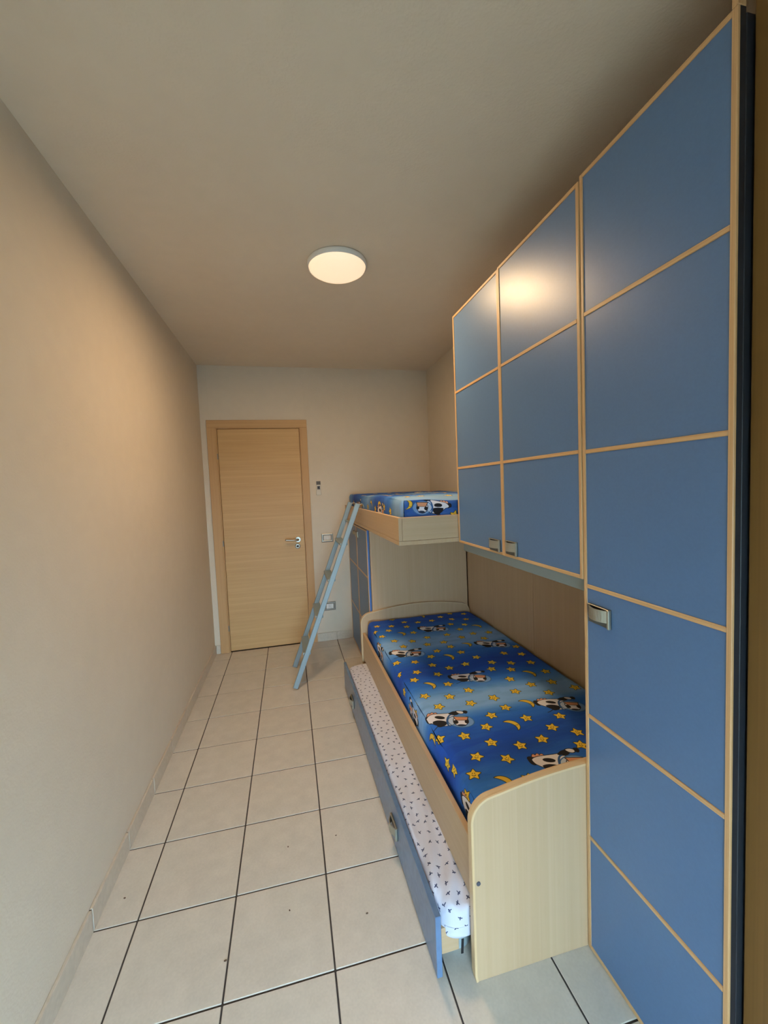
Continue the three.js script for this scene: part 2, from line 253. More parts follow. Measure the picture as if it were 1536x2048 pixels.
{
  const t = thing('wardrobe', 'tall blue wardrobe with one full-height door in six framed panels', 'wardrobe', [1.9, 0, 3.19]);
  part(t, 'body', merge(slab(1.636, 2.18, 0, 2.362, 2.988, 3.006), slab(1.636, 2.18, 0, 2.362, 3.391, 3.409), slab(1.636, 2.18, 2.344, 2.362, 3.006, 3.391), slab(1.636, 2.18, 0.0, 0.07, 3.006, 3.391), slab(2.17, 2.18, 0.07, 2.344, 3.006, 3.391)), M.carcass);
  gridDoor(t, 1.6148, 0.004, 2.3697, 2.9816, 3.41, [0.3795, 0.7747, 1.1789, 1.5813, 1.9767], [1.074, 1.13, 3.0, 3.087], 'tall blue door with beech strips');
  part(t, 'edge_strip', slab(1.613, 1.634, 2.3705, 2.412, 3.3985, 3.41, { b: 0.0012 }), M.strip);
  const u = thing('brown_cupboard', 'tall dark brown cupboard at the right edge beside the blue wardrobe', 'cupboard', [1.92, 0, 3.68]);
  part(u, 'body', merge(slab(1.69, 2.18, 0, 2.5, 3.413, 3.431, { b: 0.002 }), slab(1.69, 2.18, 0, 2.5, 3.942, 3.96, { b: 0.002 }), slab(1.69, 2.18, 2.482, 2.5, 3.431, 3.942), slab(1.69, 2.18, 0, 0.07, 3.431, 3.942), slab(2.165, 2.18, 0.07, 2.482, 3.431, 3.942)), M.brown);
  part(u, 'door', slab(1.648, 1.689, 0.03, 2.5, 3.4125, 3.958, { b: 0.004 }), M.brown, 'plain dark brown door');
  const c = thing('wall_cabinet', 'blue two-door wall cabinet hung over the lower bed beside the tall wardrobe', 'cabinet', [1.9, 1.15, 2.51]);
  part(c, 'body', merge(slab(1.634, 2.18, 1.197, 2.35, 2.052, 2.07), slab(1.634, 2.18, 1.197, 2.35, 2.962, 2.978), slab(1.634, 2.18, 2.332, 2.35, 2.07, 2.962), slab(2.168, 2.18, 1.197, 2.332, 2.07, 2.962)), M.carcass);
  part(c, 'bottom_board', slab(1.64, 2.18, 1.15, 1.1965, 2.04, 2.978, { grain: 2 }), M.underside, 'grey board under the cabinet');
  const ys = [1.1966 + 0.3871, 1.9697];
  gridDoor(c, 1.6135, 1.1966, 2.3545, 2.0445, 2.5058, [1.5836, 1.9697], [1.205, 1.258, 2.385, 2.478], 'left blue cabinet door');
  gridDoor(c, 1.6115, 1.1966, 2.3575, 2.5088, 2.9795, [1.5836, 1.9697], [1.208, 1.264, 2.53, 2.614], 'right blue cabinet door');
  const k = thing('closet', 'low blue two-door closet under the raised bunk beside the lower bed', 'closet', [1.7, 0, 0.52]);
  part(k, 'side_panel', slab(1.327, 2.11, 0, 1.192, 1.0, 1.018), M.cream, 'cream side panel behind the lower headboard');
  part(k, 'body', merge(slab(1.327, 2.18, 0, 1.19, 0.012, 0.03), slab(1.327, 2.16, 1.172, 1.192, 0.03, 1.0), slab(1.327, 2.16, 0.0, 0.05, 0.03, 1.0), slab(2.16, 2.18, 0, 1.192, 0.03, 1.018)), M.cream);
  gridDoor(k, 1.305, 0.012, 1.182, 0.034, 0.527, [0.398, 0.815], [1.085, 1.135, 0.43, 0.512], 'far closet door', M.blueEdge);
  gridDoor(k, 1.305, 0.012, 1.182, 0.531, 1.014, [0.398, 0.815], [1.085, 1.135, 0.548, 0.63], 'near closet door', M.blueEdge);
}

// ---------------------------------------------------------------- printed sheets
const CW = 960;                                         // pixels per metre on the printed sheets
function star(c, x, y, r, a) {
  c.save(); c.translate(x, y); c.rotate(a); c.beginPath();
  for (let i = 0; i < 10; i++) { const q = -Math.PI / 2 + i * Math.PI / 5, s = i % 2 ? r * 0.5 : r; c[i ? 'lineTo' : 'moveTo'](Math.cos(q) * s, Math.sin(q) * s); }
  c.closePath(); c.lineJoin = 'round'; c.lineWidth = r * 0.36; c.strokeStyle = '#2c3024'; c.stroke(); c.lineWidth = r * 0.14; c.fillStyle = '#f0c93c'; c.strokeStyle = '#f0c93c'; c.fill(); c.stroke();
  c.strokeStyle = '#4a3a14'; c.lineWidth = r * 0.11; c.beginPath(); c.arc(0, r * 0.05, r * 0.28, 0.2, Math.PI - 0.2); c.stroke();
  for (const s of [-1, 1]) { c.beginPath(); c.moveTo(s * r * 0.16, -r * 0.3); c.lineTo(s * r * 0.16, -r * 0.1); c.stroke(); }
  c.restore();
}
function moon(c, x, y, r, a) {
  c.save(); c.translate(x, y); c.rotate(a); c.beginPath(); c.arc(0, 0, r, -2.3, 0.9); const e = [r * Math.cos(0.9), r * Math.sin(0.9)];
  c.bezierCurveTo(r * 0.75, r * 0.1, r * 0.45, -r * 0.55, r * Math.cos(-2.3), r * Math.sin(-2.3)); c.closePath(); c.lineJoin = 'round';
  c.strokeStyle = '#2c3024'; c.lineWidth = r * 0.16; c.stroke(); c.fillStyle = '#e6be3c'; c.fill();
  c.strokeStyle = '#4a3a14'; c.lineWidth = r * 0.07; c.beginPath(); c.arc(r * 0.72, -r * 0.25, r * 0.14, 0.2, 2.6); c.stroke(); c.beginPath(); c.moveTo(r * 0.55, -r * 0.05); c.lineTo(r * 0.42, r * 0.05); c.stroke(); c.restore();
}
function cow(c, x, y, L, a, flip) {                     // a spotted cow with a round clear helmet, head towards +x
  c.save(); c.translate(x, y); c.rotate(a); c.scale(flip ? -L : L, L); c.lineJoin = 'round';
  const bl = (pts, fill, line = 0.014) => { c.beginPath(); c.moveTo(...pts[0]); for (let i = 1; i < pts.length; i += 3) c.bezierCurveTo(...pts[i], ...pts[i + 1], ...pts[i + 2]); c.closePath(); if (fill) { c.fillStyle = fill; c.fill(); } if (line) { c.lineWidth = line; c.strokeStyle = '#11141c'; c.stroke(); } };
  const el = (ex, ey, rx, ry, r, f, s, w) => { c.beginPath(); c.ellipse(ex, ey, rx, ry, r, 0, 7); if (f) { c.fillStyle = f; c.fill(); } if (s) { c.strokeStyle = s; c.lineWidth = w; c.stroke(); } };
  // pink fringe on the back, tail tuft, body, spots
  bl([[-0.42, -0.14], [-0.42, -0.24], [-0.36, -0.24], [-0.35, -0.2], [-0.33, -0.27], [-0.28, -0.25], [-0.28, -0.21], [-0.25, -0.27], [-0.2, -0.25], [-0.2, -0.15]], '#e3a183', 0.012);
  bl([[-0.5, -0.1], [-0.48, -0.2], [-0.36, -0.14], [-0.36, -0.02], [-0.38, 0.08], [-0.48, 0.1], [-0.5, -0.1]], '#1a1a22');
  bl([[-0.44, -0.08], [-0.36, -0.22], [-0.1, -0.2], [0.08, -0.26], [0.16, -0.2], [0.16, 0.1], [0.06, 0.16], [-0.1, 0.22], [-0.2, 0.22], [-0.28, 0.12], [-0.34, 0.06], [-0.42, 0.06], [-0.44, -0.08]], '#e9e7ec');
  el(-0.16, -0.08, 0.1, 0.052, 0.1, '#14141c'); bl([[-0.3, 0.06], [-0.2, -0.02], [-0.02, 0.02], [-0.02, 0.1], [-0.06, 0.2], [-0.16, 0.26], [-0.2, 0.22], [-0.24, 0.14], [-0.3, 0.12], [-0.3, 0.06]], '#14141c', 0);
  c.strokeStyle = '#14141c'; c.lineWidth = 0.016; c.beginPath(); c.moveTo(-0.2, 0.2); c.quadraticCurveTo(-0.26, 0.28, -0.33, 0.31); c.stroke();
  // ears and raised hoof above the helmet
  bl([[0.02, -0.22], [0.1, -0.34], [0.2, -0.34], [0.22, -0.26], [0.2, -0.18], [0.08, -0.16], [0.02, -0.22]], '#14141c'); bl([[0.16, -0.33], [0.24, -0.37], [0.32, -0.34], [0.32, -0.28], [0.3, -0.22], [0.2, -0.22], [0.16, -0.33]], '#e9e7ec'); bl([[0.31, -0.35], [0.36, -0.38], [0.41, -0.34], [0.38, -0.28], [0.36, -0.23], [0.31, -0.26], [0.31, -0.35]], '#14141c');
  // helmet, collar, face, snout
  el(0.24, 0.02, 0.25, 0.2, 0, 'rgba(170,196,222,0.62)', '#3c6ea6', 0.02);
  c.strokeStyle = '#2d5a92'; c.lineWidth = 0.035; c.beginPath(); c.ellipse(0.05, 0.0, 0.07, 0.19, 0.12, 1.4, 4.9); c.stroke();
  bl([[0.1, -0.04], [0.12, -0.12], [0.34, -0.12], [0.38, -0.04], [0.4, 0.1], [0.3, 0.18], [0.24, 0.18], [0.14, 0.18], [0.08, 0.1], [0.1, -0.04]], '#ece9ee'); el(0.14, 0.05, 0.05, 0.06, 0, '#14141c'); el(0.35, 0.03, 0.04, 0.06, 0, '#14141c'); el(0.25, 0.15, 0.08, 0.03, 0, '#1b2a44');
  c.beginPath(); c.moveTo(0.1, -0.13); c.lineTo(0.39, -0.13); c.lineTo(0.36, -0.02); c.lineTo(0.15, -0.01); c.closePath(); c.fillStyle = '#dd9a72'; c.fill(); c.lineWidth = 0.014; c.strokeStyle = '#11141c'; c.stroke();
  c.restore();
}
function sheetTexture(wx, wz, bands, motifs) {
  const cv = document.createElement('canvas'); cv.width = Math.round(wx * CW); cv.height = Math.round(wz * CW); const c = cv.getContext('2d');
  const g = c.createLinearGradient(0, 0, 0, cv.height); for (const [p, col] of bands) g.addColorStop(Math.min(1, Math.max(0, p / wz)), col); c.fillStyle = g; c.fillRect(0, 0, cv.width, cv.height);
  for (let i = 0; i < 900; i++) { c.fillStyle = `rgba(${rnd() > 0.5 ? '190,215,240' : '5,25,80'},0.03)`; c.beginPath(); c.ellipse(rnd() * cv.width, rnd() * cv.height, 20 + rnd() * 90, 6 + rnd() * 22, (rnd() - 0.5) * 0.4, 0, 7); c.fill(); }
  c.scale(CW, CW); motifs(c);
  const t = new THREE.CanvasTexture(cv); t.colorSpace = THREE.SRGBColorSpace; t.wrapS = t.wrapT = THREE.ClampToEdgeWrapping; t.anisotropy = 8; return t;
}
// a soft rounded block; uv unfold over its upper edges; disp(x, z, top) moves the cloth along its normal
function softBlock(x0, x1, y0, y1, z0, z1, r, n, uv, disp, rc = r) {
  const g = new THREE.BoxGeometry(x1 - x0, y1 - y0, z1 - z0, ...n), p = g.attributes.position, u = g.attributes.uv, no = g.attributes.normal, cx = (x0 + x1) / 2, cy = (y0 + y1) / 2, cz = (z0 + z1) / 2;
  const q = new THREE.Vector3(), c = new THREE.Vector3(), hx = (x1 - x0) / 2, hy = (y1 - y0) / 2, hz = (z1 - z0) / 2;
  for (let i = 0; i < p.count; i++) {
    q.fromBufferAttribute(p, i);
    // plan corners take the radius rc, upper and lower edges the radius r
    const ax = Math.max(0, Math.abs(q.x) - (hx - rc)), az = Math.max(0, Math.abs(q.z) - (hz - rc)), m = Math.max(ax, az), l = Math.hypot(ax, az);
    if (ax > 0 && az > 0) { const k = m / l; q.x = Math.sign(q.x) * (hx - rc + ax * k); q.z = Math.sign(q.z) * (hz - rc + az * k); }
    const ay = Math.max(0, Math.abs(q.y) - (hy - r)), edge = Math.max(0, m - (rc - r));
    if (ay > 0 && edge > 0) {
      const big = Math.max(ay, edge), k = big / Math.hypot(ay, edge), d = edge - edge * k; q.y = Math.sign(q.y) * (hy - r + ay * k);
      const dx = ax > 0 ? Math.sign(q.x) * (az > 0 ? ax / l : 1) : 0, dz = az > 0 ? Math.sign(q.z) * (ax > 0 ? az / l : 1) : 0; q.x -= dx * d; q.z -= dz * d;
    }
    c.set(cx, cy, cz).add(q);
    const nx = no.getX(i), nz = no.getZ(i), top = y1 - c.y; let X = c.x, Z = c.z;
    if (Math.abs(nx) > 0.5) X += Math.sign(nx) * top; if (Math.abs(nz) > 0.5) Z += Math.sign(nz) * top;
    const w = disp ? disp(c.x, c.y, c.z, nx, nz) : [0, 0, 0];
    p.setXYZ(i, c.x + w[0], c.y + w[1], c.z + w[2]); const [a, b] = uv(X, Z); u.setXY(i, a, b);
  }
  smoothNormals(g); return g;
}
const N2 = (x, y, k) => vnoise(x + 100, y + 100, 256, 256, k) - 0.5;

// ---------------------------------------------------------------- lower bed
const archY = (x) => 0.612 - 0.27 * (x - 1.675) ** 2;
function boardOutline(x0, x1, y0, dy) {
  const pts = [[x0 + 0.004, y0], [x0, y0 + 0.02]], r = 0.075, n = 12;
  const yl = archY(x0 + r) + dy; for (let i = 0; i <= n; i++) { const a = Math.PI - i / n * (Math.PI / 2 - 0.2); pts.push([x0 + r + r * Math.cos(a), yl - r + r * Math.sin(a) * 1.0]); }
  for (let i = 1; i <= 24; i++) { const x = x0 + r + (x1 - x0 - 2 * r) * i / 24; pts.push([x, archY(x) + dy]); }
  for (let i = 1; i <= n; i++) { const a = Math.PI / 2 - 0.2 - i / n * (Math.PI / 2 - 0.2); pts.push([x1 - r + r * Math.cos(a), yl - r + r * Math.sin(a)]); }
  pts.push([x1, y0 + 0.02], [x1 - 0.004, y0]); return pts;
}
function boardGeo(pts, z0, z1) {
  const g = new THREE.ExtrudeGeometry(new THREE.Shape(pts.map((p) => new THREE.Vector2(...p))), { depth: z1 - z0 - 0.004, bevelEnabled: true, bevelThickness: 0.002, bevelSize: 0.002, bevelOffset: -0.002, bevelSegments: 2 }); g.translate(0, 0, z0 + 0.002); return g;
}
function bandGeo(pts, z0, z1) {                         // edge band that follows the outline, a little proud, with rounded lips
  const P = [], U = []; let len = 0;
  const prof = [[-0.006, 0], [0.0008, 0], [0.0016, 0.0012], [0.0016, 1], [0.0008, 2], [-0.006, 2]];
  const row = (i) => { const a = pts[Math.max(0, i - 1)], b = pts[Math.min(pts.length - 1, i + 1)], dx = b[0] - a[0], dy = b[1] - a[1], l = Math.hypot(dx, dy), nx = -dy / l, ny = dx / l; const zz = [z0 - 0.0012, z0 - 0.0012, z0 + 0.003, z1 - 0.003, z1 + 0.0012, z1 + 0.0012]; return prof.map((q, k) => [pts[i][0] + nx * q[0], pts[i][1] + ny * q[0], zz[k]]); };
  for (let i = 0; i + 1 < pts.length; i++) { const A = row(i), B = row(i + 1), l = Math.hypot(pts[i + 1][0] - pts[i][0], pts[i + 1][1] - pts[i][1]);
    for (let k = 0; k + 1 < 6; k++) for (const [v, uu] of [[A[k], [k * 0.01, len]], [B[k], [k * 0.01, len + l]], [B[k + 1], [k * 0.01 + 0.01, len + l]], [A[k], [k * 0.01, len]], [B[k + 1], [k * 0.01 + 0.01, len + l]], [A[k + 1], [k * 0.01 + 0.01, len]]]) { P.push(...v); U.push(...uu); }
    len += l; }
  const g = new THREE.BufferGeometry(); g.setAttribute('position', new THREE.Float32BufferAttribute(P, 3)); g.setAttribute('uv', new THREE.Float32BufferAttribute(U, 2)); g.computeVertexNormals(); return g;
}
{
  const b = thing('lower_bed', 'low cream bed frame with arched headboard and rounded footboard', 'bed', [1.67, 0, 2.0]);
  const f = boardOutline(1.222, 2.112, 0, 0); part(b, 'footboard', boardGeo(f, 2.956, 2.979), M.cream); part(b, 'footboard_edge', bandGeo(f, 2.956, 2.979), M.creamEdge, 'pale beech edge band');
  const h = boardOutline(1.228, 2.112, 0, -0.018); part(b, 'headboard', boardGeo(h, 1.022, 1.047), M.cream); part(b, 'headboard_edge', bandGeo(h, 1.022, 1.047), M.creamPale, 'pale edge band');
  part(b, 'side_rail', slab(1.238, 1.257, 0.214, 0.412, 1.048, 2.955, { grain: 2, b: 0.002 }), M.cream); part(b, 'side_rail', slab(2.09, 2.109, 0.214, 0.412, 1.048, 2.955, { grain: 2, b: 0.002 }), M.cream);
  part(b, 'base_board', slab(1.258, 2.089, 0.235, 0.26, 1.048, 2.955, { grain: 2 }), M.cream);
  const cap = new THREE.CylinderGeometry(0.0065, 0.0065, 0.003, 20); cap.rotateX(Math.PI / 2); cap.translate(1.2395, 0.313, 2.9797); part(b, 'screw_cap', cap, M.capGrey, 'dark round screw cap');
  const bp = thing('bed_back_panel', 'cream wall panel of upright boards along the lower bed', 'panel', [2.125, 0, 2.0]);
  const zs = [1.022, 1.44, 1.93, 2.44, 2.982]; for (let i = 0; i < 4; i++) part(bp, 'board', slab(2.115, 2.135, 0, 1.149, zs[i] + 0.0012, zs[i + 1] - 0.0012, { b: 0.0012 }), M.cream);

  const stars = [[1.58, 1.05], [1.78, 1.05], [1.92, 1.1], [2.02, 1.14], [1.36, 1.05], [1.46, 1.09], [1.53, 1.18], [1.73, 1.22], [1.82, 1.16], [1.88, 1.24], [1.98, 1.27], [1.32, 1.2], [1.42, 1.23], [1.52, 1.28], [1.62, 1.23], [1.83, 1.34], [1.92, 1.38], [1.28, 1.3], [1.38, 1.31], [1.53, 1.41], [1.85, 1.46], [1.31, 1.41], [1.37, 1.51], [1.48, 1.55], [1.59, 1.52], [1.73, 1.52], [1.8, 1.6], [1.9, 1.56], [1.4, 1.62], [1.55, 1.64], [1.66, 1.64], [1.67, 1.73], [1.57, 1.76], [1.7, 1.82], [1.51, 1.82], [1.3, 1.83], [1.4, 1.86], [1.48, 1.93], [1.56, 1.98], [1.66, 1.97], [1.75, 1.92], [1.27, 1.96], [1.37, 1.99], [1.47, 2.04], [1.33, 2.07], [1.48, 2.16], [1.55, 2.25], [1.33, 2.24], [1.44, 2.28], [1.51, 2.36], [1.36, 2.35], [1.76, 2.32], [1.9, 2.38], [1.63, 2.35], [1.64, 2.44], [1.55, 2.48], [1.68, 2.54], [1.82, 2.57], [1.49, 2.55], [1.74, 2.63], [1.81, 2.69], [1.28, 2.56], [1.38, 2.58], [1.46, 2.65], [1.56, 2.69], [1.66, 2.68], [1.37, 2.71], [1.47, 2.75], [1.32, 2.79], [1.49, 2.86], [1.77, 2.76], [2.05, 1.84], [1.93, 1.91], [2.02, 1.95], [1.8, 2.01], [1.9, 2.04], [2.01, 2.06], [1.76, 2.08], [1.86, 2.11], [2.02, 2.18], [1.8, 2.2], [1.87, 2.28], [1.98, 2.29], [2.05, 2.37], [1.93, 1.66], [2.01, 1.57],
    [1.24, 1.5], [1.23, 2.1], [1.22, 2.3], [1.23, 2.66], [1.25, 2.72], [1.24, 2.84], [1.265, 2.9]];
  const moons = [[1.68, 1.1], [1.44, 1.4], [1.6, 1.86], [1.38, 2.15], [1.98, 1.44], [1.74, 2.44], [1.59, 2.57], [1.39, 2.86], [1.92, 2.18], [1.77, 1.73], [1.225, 2.52]];
  const cows = [[1.68, 1.39], [1.39, 1.73], [1.93, 1.77], [1.61, 2.13], [1.36, 2.46], [1.88, 2.49], [1.64, 2.82]];
  const X0 = 1.12, Z0 = 0.95, WX = 1.06, WZ = 2.1;
  const dk = '#0d4fbc', md = '#2672d4', lt = '#82b4ea', br = '#2e88f4';
  const tex = sheetTexture(WX, WZ, [[0.05, dk], [0.26, dk], [0.42, md], [0.6, lt], [0.72, lt], [0.86, md], [1.0, dk], [1.08, dk], [1.2, md], [1.34, lt], [1.44, lt], [1.52, md], [1.66, dk], [1.76, dk], [1.88, md], [2.02, br]], (c) => {
    for (const [x, z] of stars) star(c, x - X0, z - Z0, 0.024, (rnd() - 0.5) * 0.9 + 0.3); for (const [x, z] of moons) moon(c, x - X0, z - Z0, 0.036, 0.25 + (rnd() - 0.5) * 0.3);
    for (const [x, z] of cows) cow(c, x - X0, z - Z0, 0.22, 0.33); cow(c, 1.2 - X0, 1.52 - Z0, 0.19, 1.7); cow(c, 1.19 - X0, 2.25 - Z0, 0.17, 1.6, true); cow(c, 1.2 - X0, 2.88 - Z0, 0.18, 1.5);
  });
  const m = mat({ map: tex, roughness: 0.85, bumpMap: clothBump.clone(), bumpScale: 0.00025 }); m.bumpMap.repeat.set(WX / 0.06, WZ / 0.06);
  const g = softBlock(1.268, 2.106, 0.262, 0.502, 1.052, 2.945, 0.04, [56, 10, 120], (X, Z) => [(X - X0) / WX, 1 - (Z - Z0) / WZ], (x, y, z, nx) => {
    const k = N2(x * 5, z * 4, 1) * 0.010 + N2(x * 14 + z * 9, z * 3, 2) * 0.0045, cre = Math.max(0, 1 - Math.abs((x - 1.45) * 0.75 + (z - 2.3) + 0.05 * Math.sin(z * 21)) / 0.05) * 0.004 * sm(Math.max(0, 1 - Math.abs(x - 1.6) / 0.3)) + Math.max(0, 1 - Math.abs((x - 1.6) * 0.75 + (z - 2.34)) / 0.04) * 0.0035 * sm(Math.max(0, 1 - Math.abs(x - 1.65) / 0.25));
    const side = nx < -0.5 ? N2(z * 9, y * 8, 4) * 0.012 : 0; return [side, y > 0.45 ? k + cre : 0, 0];
  }, 0.055);
  const mt = solo('lower_mattress', 'mattress in a blue sheet printed with cows, stars and moons on the lower bed', 'mattress', [1.687, 0.262, 2.0], g, m);
}
// ---------------------------------------------------------------- raised bunk
{
  const b = thing('bunk_bed', 'raised cream bunk bed frame resting on the closet', 'bed', [1.72, 1.2, 1.02]);
  part(b, 'bottom_board', slab(1.287, 2.16, 1.1985, 1.2205, 0.012, 2.036, { grain: 2, b: 0.0015 }), M.cream);
  part(b, 'side_panel', slab(1.287, 1.307, 1.2215, 1.343, 0.012, 2.036, { grain: 2, b: 0.0015 }), M.cream); part(b, 'side_panel', slab(2.14, 2.16, 1.2215, 1.343, 0.012, 2.036, { grain: 2 }), M.cream);
  part(b, 'end_panel', slab(1.3075, 2.1395, 1.2215, 1.3425, 2.016, 2.036, { grain: 0, b: 0.0015 }), M.cream); part(b, 'end_panel', slab(1.3075, 2.1395, 1.2215, 1.3425, 0.012, 0.032, { grain: 0 }), M.cream);
  const X0 = 1.05, Z0 = -0.2, WX = 1.1, WZ = 2.13;
  const dk = '#0d46a8', md = '#2a6cc8', lt = '#7ea8d6';
  // the end drop starts where Z passes 2.008
  const tex = sheetTexture(WX * 1, WZ + 0, [[0, md], [0.3, lt], [0.62, dk], [0.95, md], [1.25, lt], [1.6, dk], [1.9, md], [2.05, lt], [2.13, lt]], (c) => {
    for (let z = 0.1; z < 2.05; z += 0.13) for (let x = 0.2; x < 1.08; x += 0.125) { const q = rnd(); if (q < 0.72) star(c, x + (rnd() - 0.5) * 0.05, z + (rnd() - 0.5) * 0.05, 0.024, rnd() * 2); else if (q < 0.82) moon(c, x, z, 0.034, 0.3 + rnd()); }
    for (const [x, z, a] of [[0.55, 0.5, 0.2], [0.85, 0.85, 0.1], [0.5, 1.2, -0.2], [0.8, 1.6, 0.1], [0.17, 0.9, 1.5], [0.16, 1.7, 1.6]]) cow(c, x, z, 0.2, a);
  });
  const tex2 = sheetTexture(1.0, 0.5, [[0, '#7099c6'], [0.2, '#5c86bc'], [0.27, '#2358b0'], [0.5, '#15489c']], (c) => {
    cow(c, 1.48 - 1.3, 0.312, 0.215, 0.05, true); star(c, 0.305, 0.37, 0.026, 0.3); moon(c, 0.045, 0.285, 0.03, 0.9); cow(c, 0.5, 0.33, 0.19, 0.1); star(c, 0.62, 0.3, 0.024, 0.4); star(c, 0.7, 0.35, 0.024, 0.1); cow(c, 0.3, 0.16, 0.2, 0.1);
    for (let i = 0; i < 18; i++) star(c, 0.06 + rnd() * 0.75, 0.03 + rnd() * 0.16, 0.023, rnd() * 2);
  });
  const x0 = 1.318, x1 = 2.138, y0 = 1.222, y1 = 1.446, z0 = 0.034, z1 = 2.013;
  const dsp = (x, y, z, nx, nz) => { const k = N2(x * 5, z * 4, 6) * 0.012 + N2(x * 13, z * 12, 7) * 0.004, dr = nz > 0.5 ? N2(x * 17, 3, 8) * 0.012 : 0, sd = nx < -0.5 ? N2(z * 12, 5, 9) * 0.008 : 0; return [sd, y > 1.4 ? k - 0.012 * sm(Math.max(0, (z - 1.75) / 0.26)) : 0, Math.min(0, dr - 0.004)]; };
  const mk = (t, w, h) => { const m = mat({ map: t, roughness: 0.85, bumpMap: clothBump.clone(), bumpScale: 0.00025 }); m.bumpMap.repeat.set(w / 0.06, h / 0.06); return m; };
  const g = softBlock(x0, x1, y0, y1, z0, z1, 0.032, [50, 10, 100], (X, Z) => [(X - X0) / WX, 1 - (Z - Z0) / WZ], dsp, 0.05);
  // the hanging end of the sheet has its own print; keep the end face and its rounded edge apart
  const ix = g.index, end = [], rest = [], nr = new THREE.BoxGeometry(x1 - x0, y1 - y0, z1 - z0, 50, 10, 100).attributes.normal;
  for (let i = 0; i < ix.count; i += 3) (nr.getZ(ix.getX(i)) > 0.5 ? end : rest).push(ix.getX(i), ix.getX(i + 1), ix.getX(i + 2));
  const ge = g.clone(); ge.setIndex(end); const uvE = ge.attributes.uv; for (let i = 0; i < uvE.count; i++) { const X = uvE.getX(i) * WX + X0, Z = (1 - uvE.getY(i)) * WZ + Z0; uvE.setXY(i, (X - 1.3) / 1.0, 1 - (Z - z1 + 0.26) / 0.5); }
  const gt = g.clone(); gt.setIndex(rest);
  const mt = thing('bunk_mattress', 'mattress in a matching blue cow sheet lying up on the raised bunk', 'mattress', [1.72, 1.222, 1.02]);
  part(mt, 'sheet', gt, mk(tex, WX, WZ)); part(mt, 'sheet_end', ge, mk(tex2, 1, 0.5), 'sheet end with a big spotted cow');
}
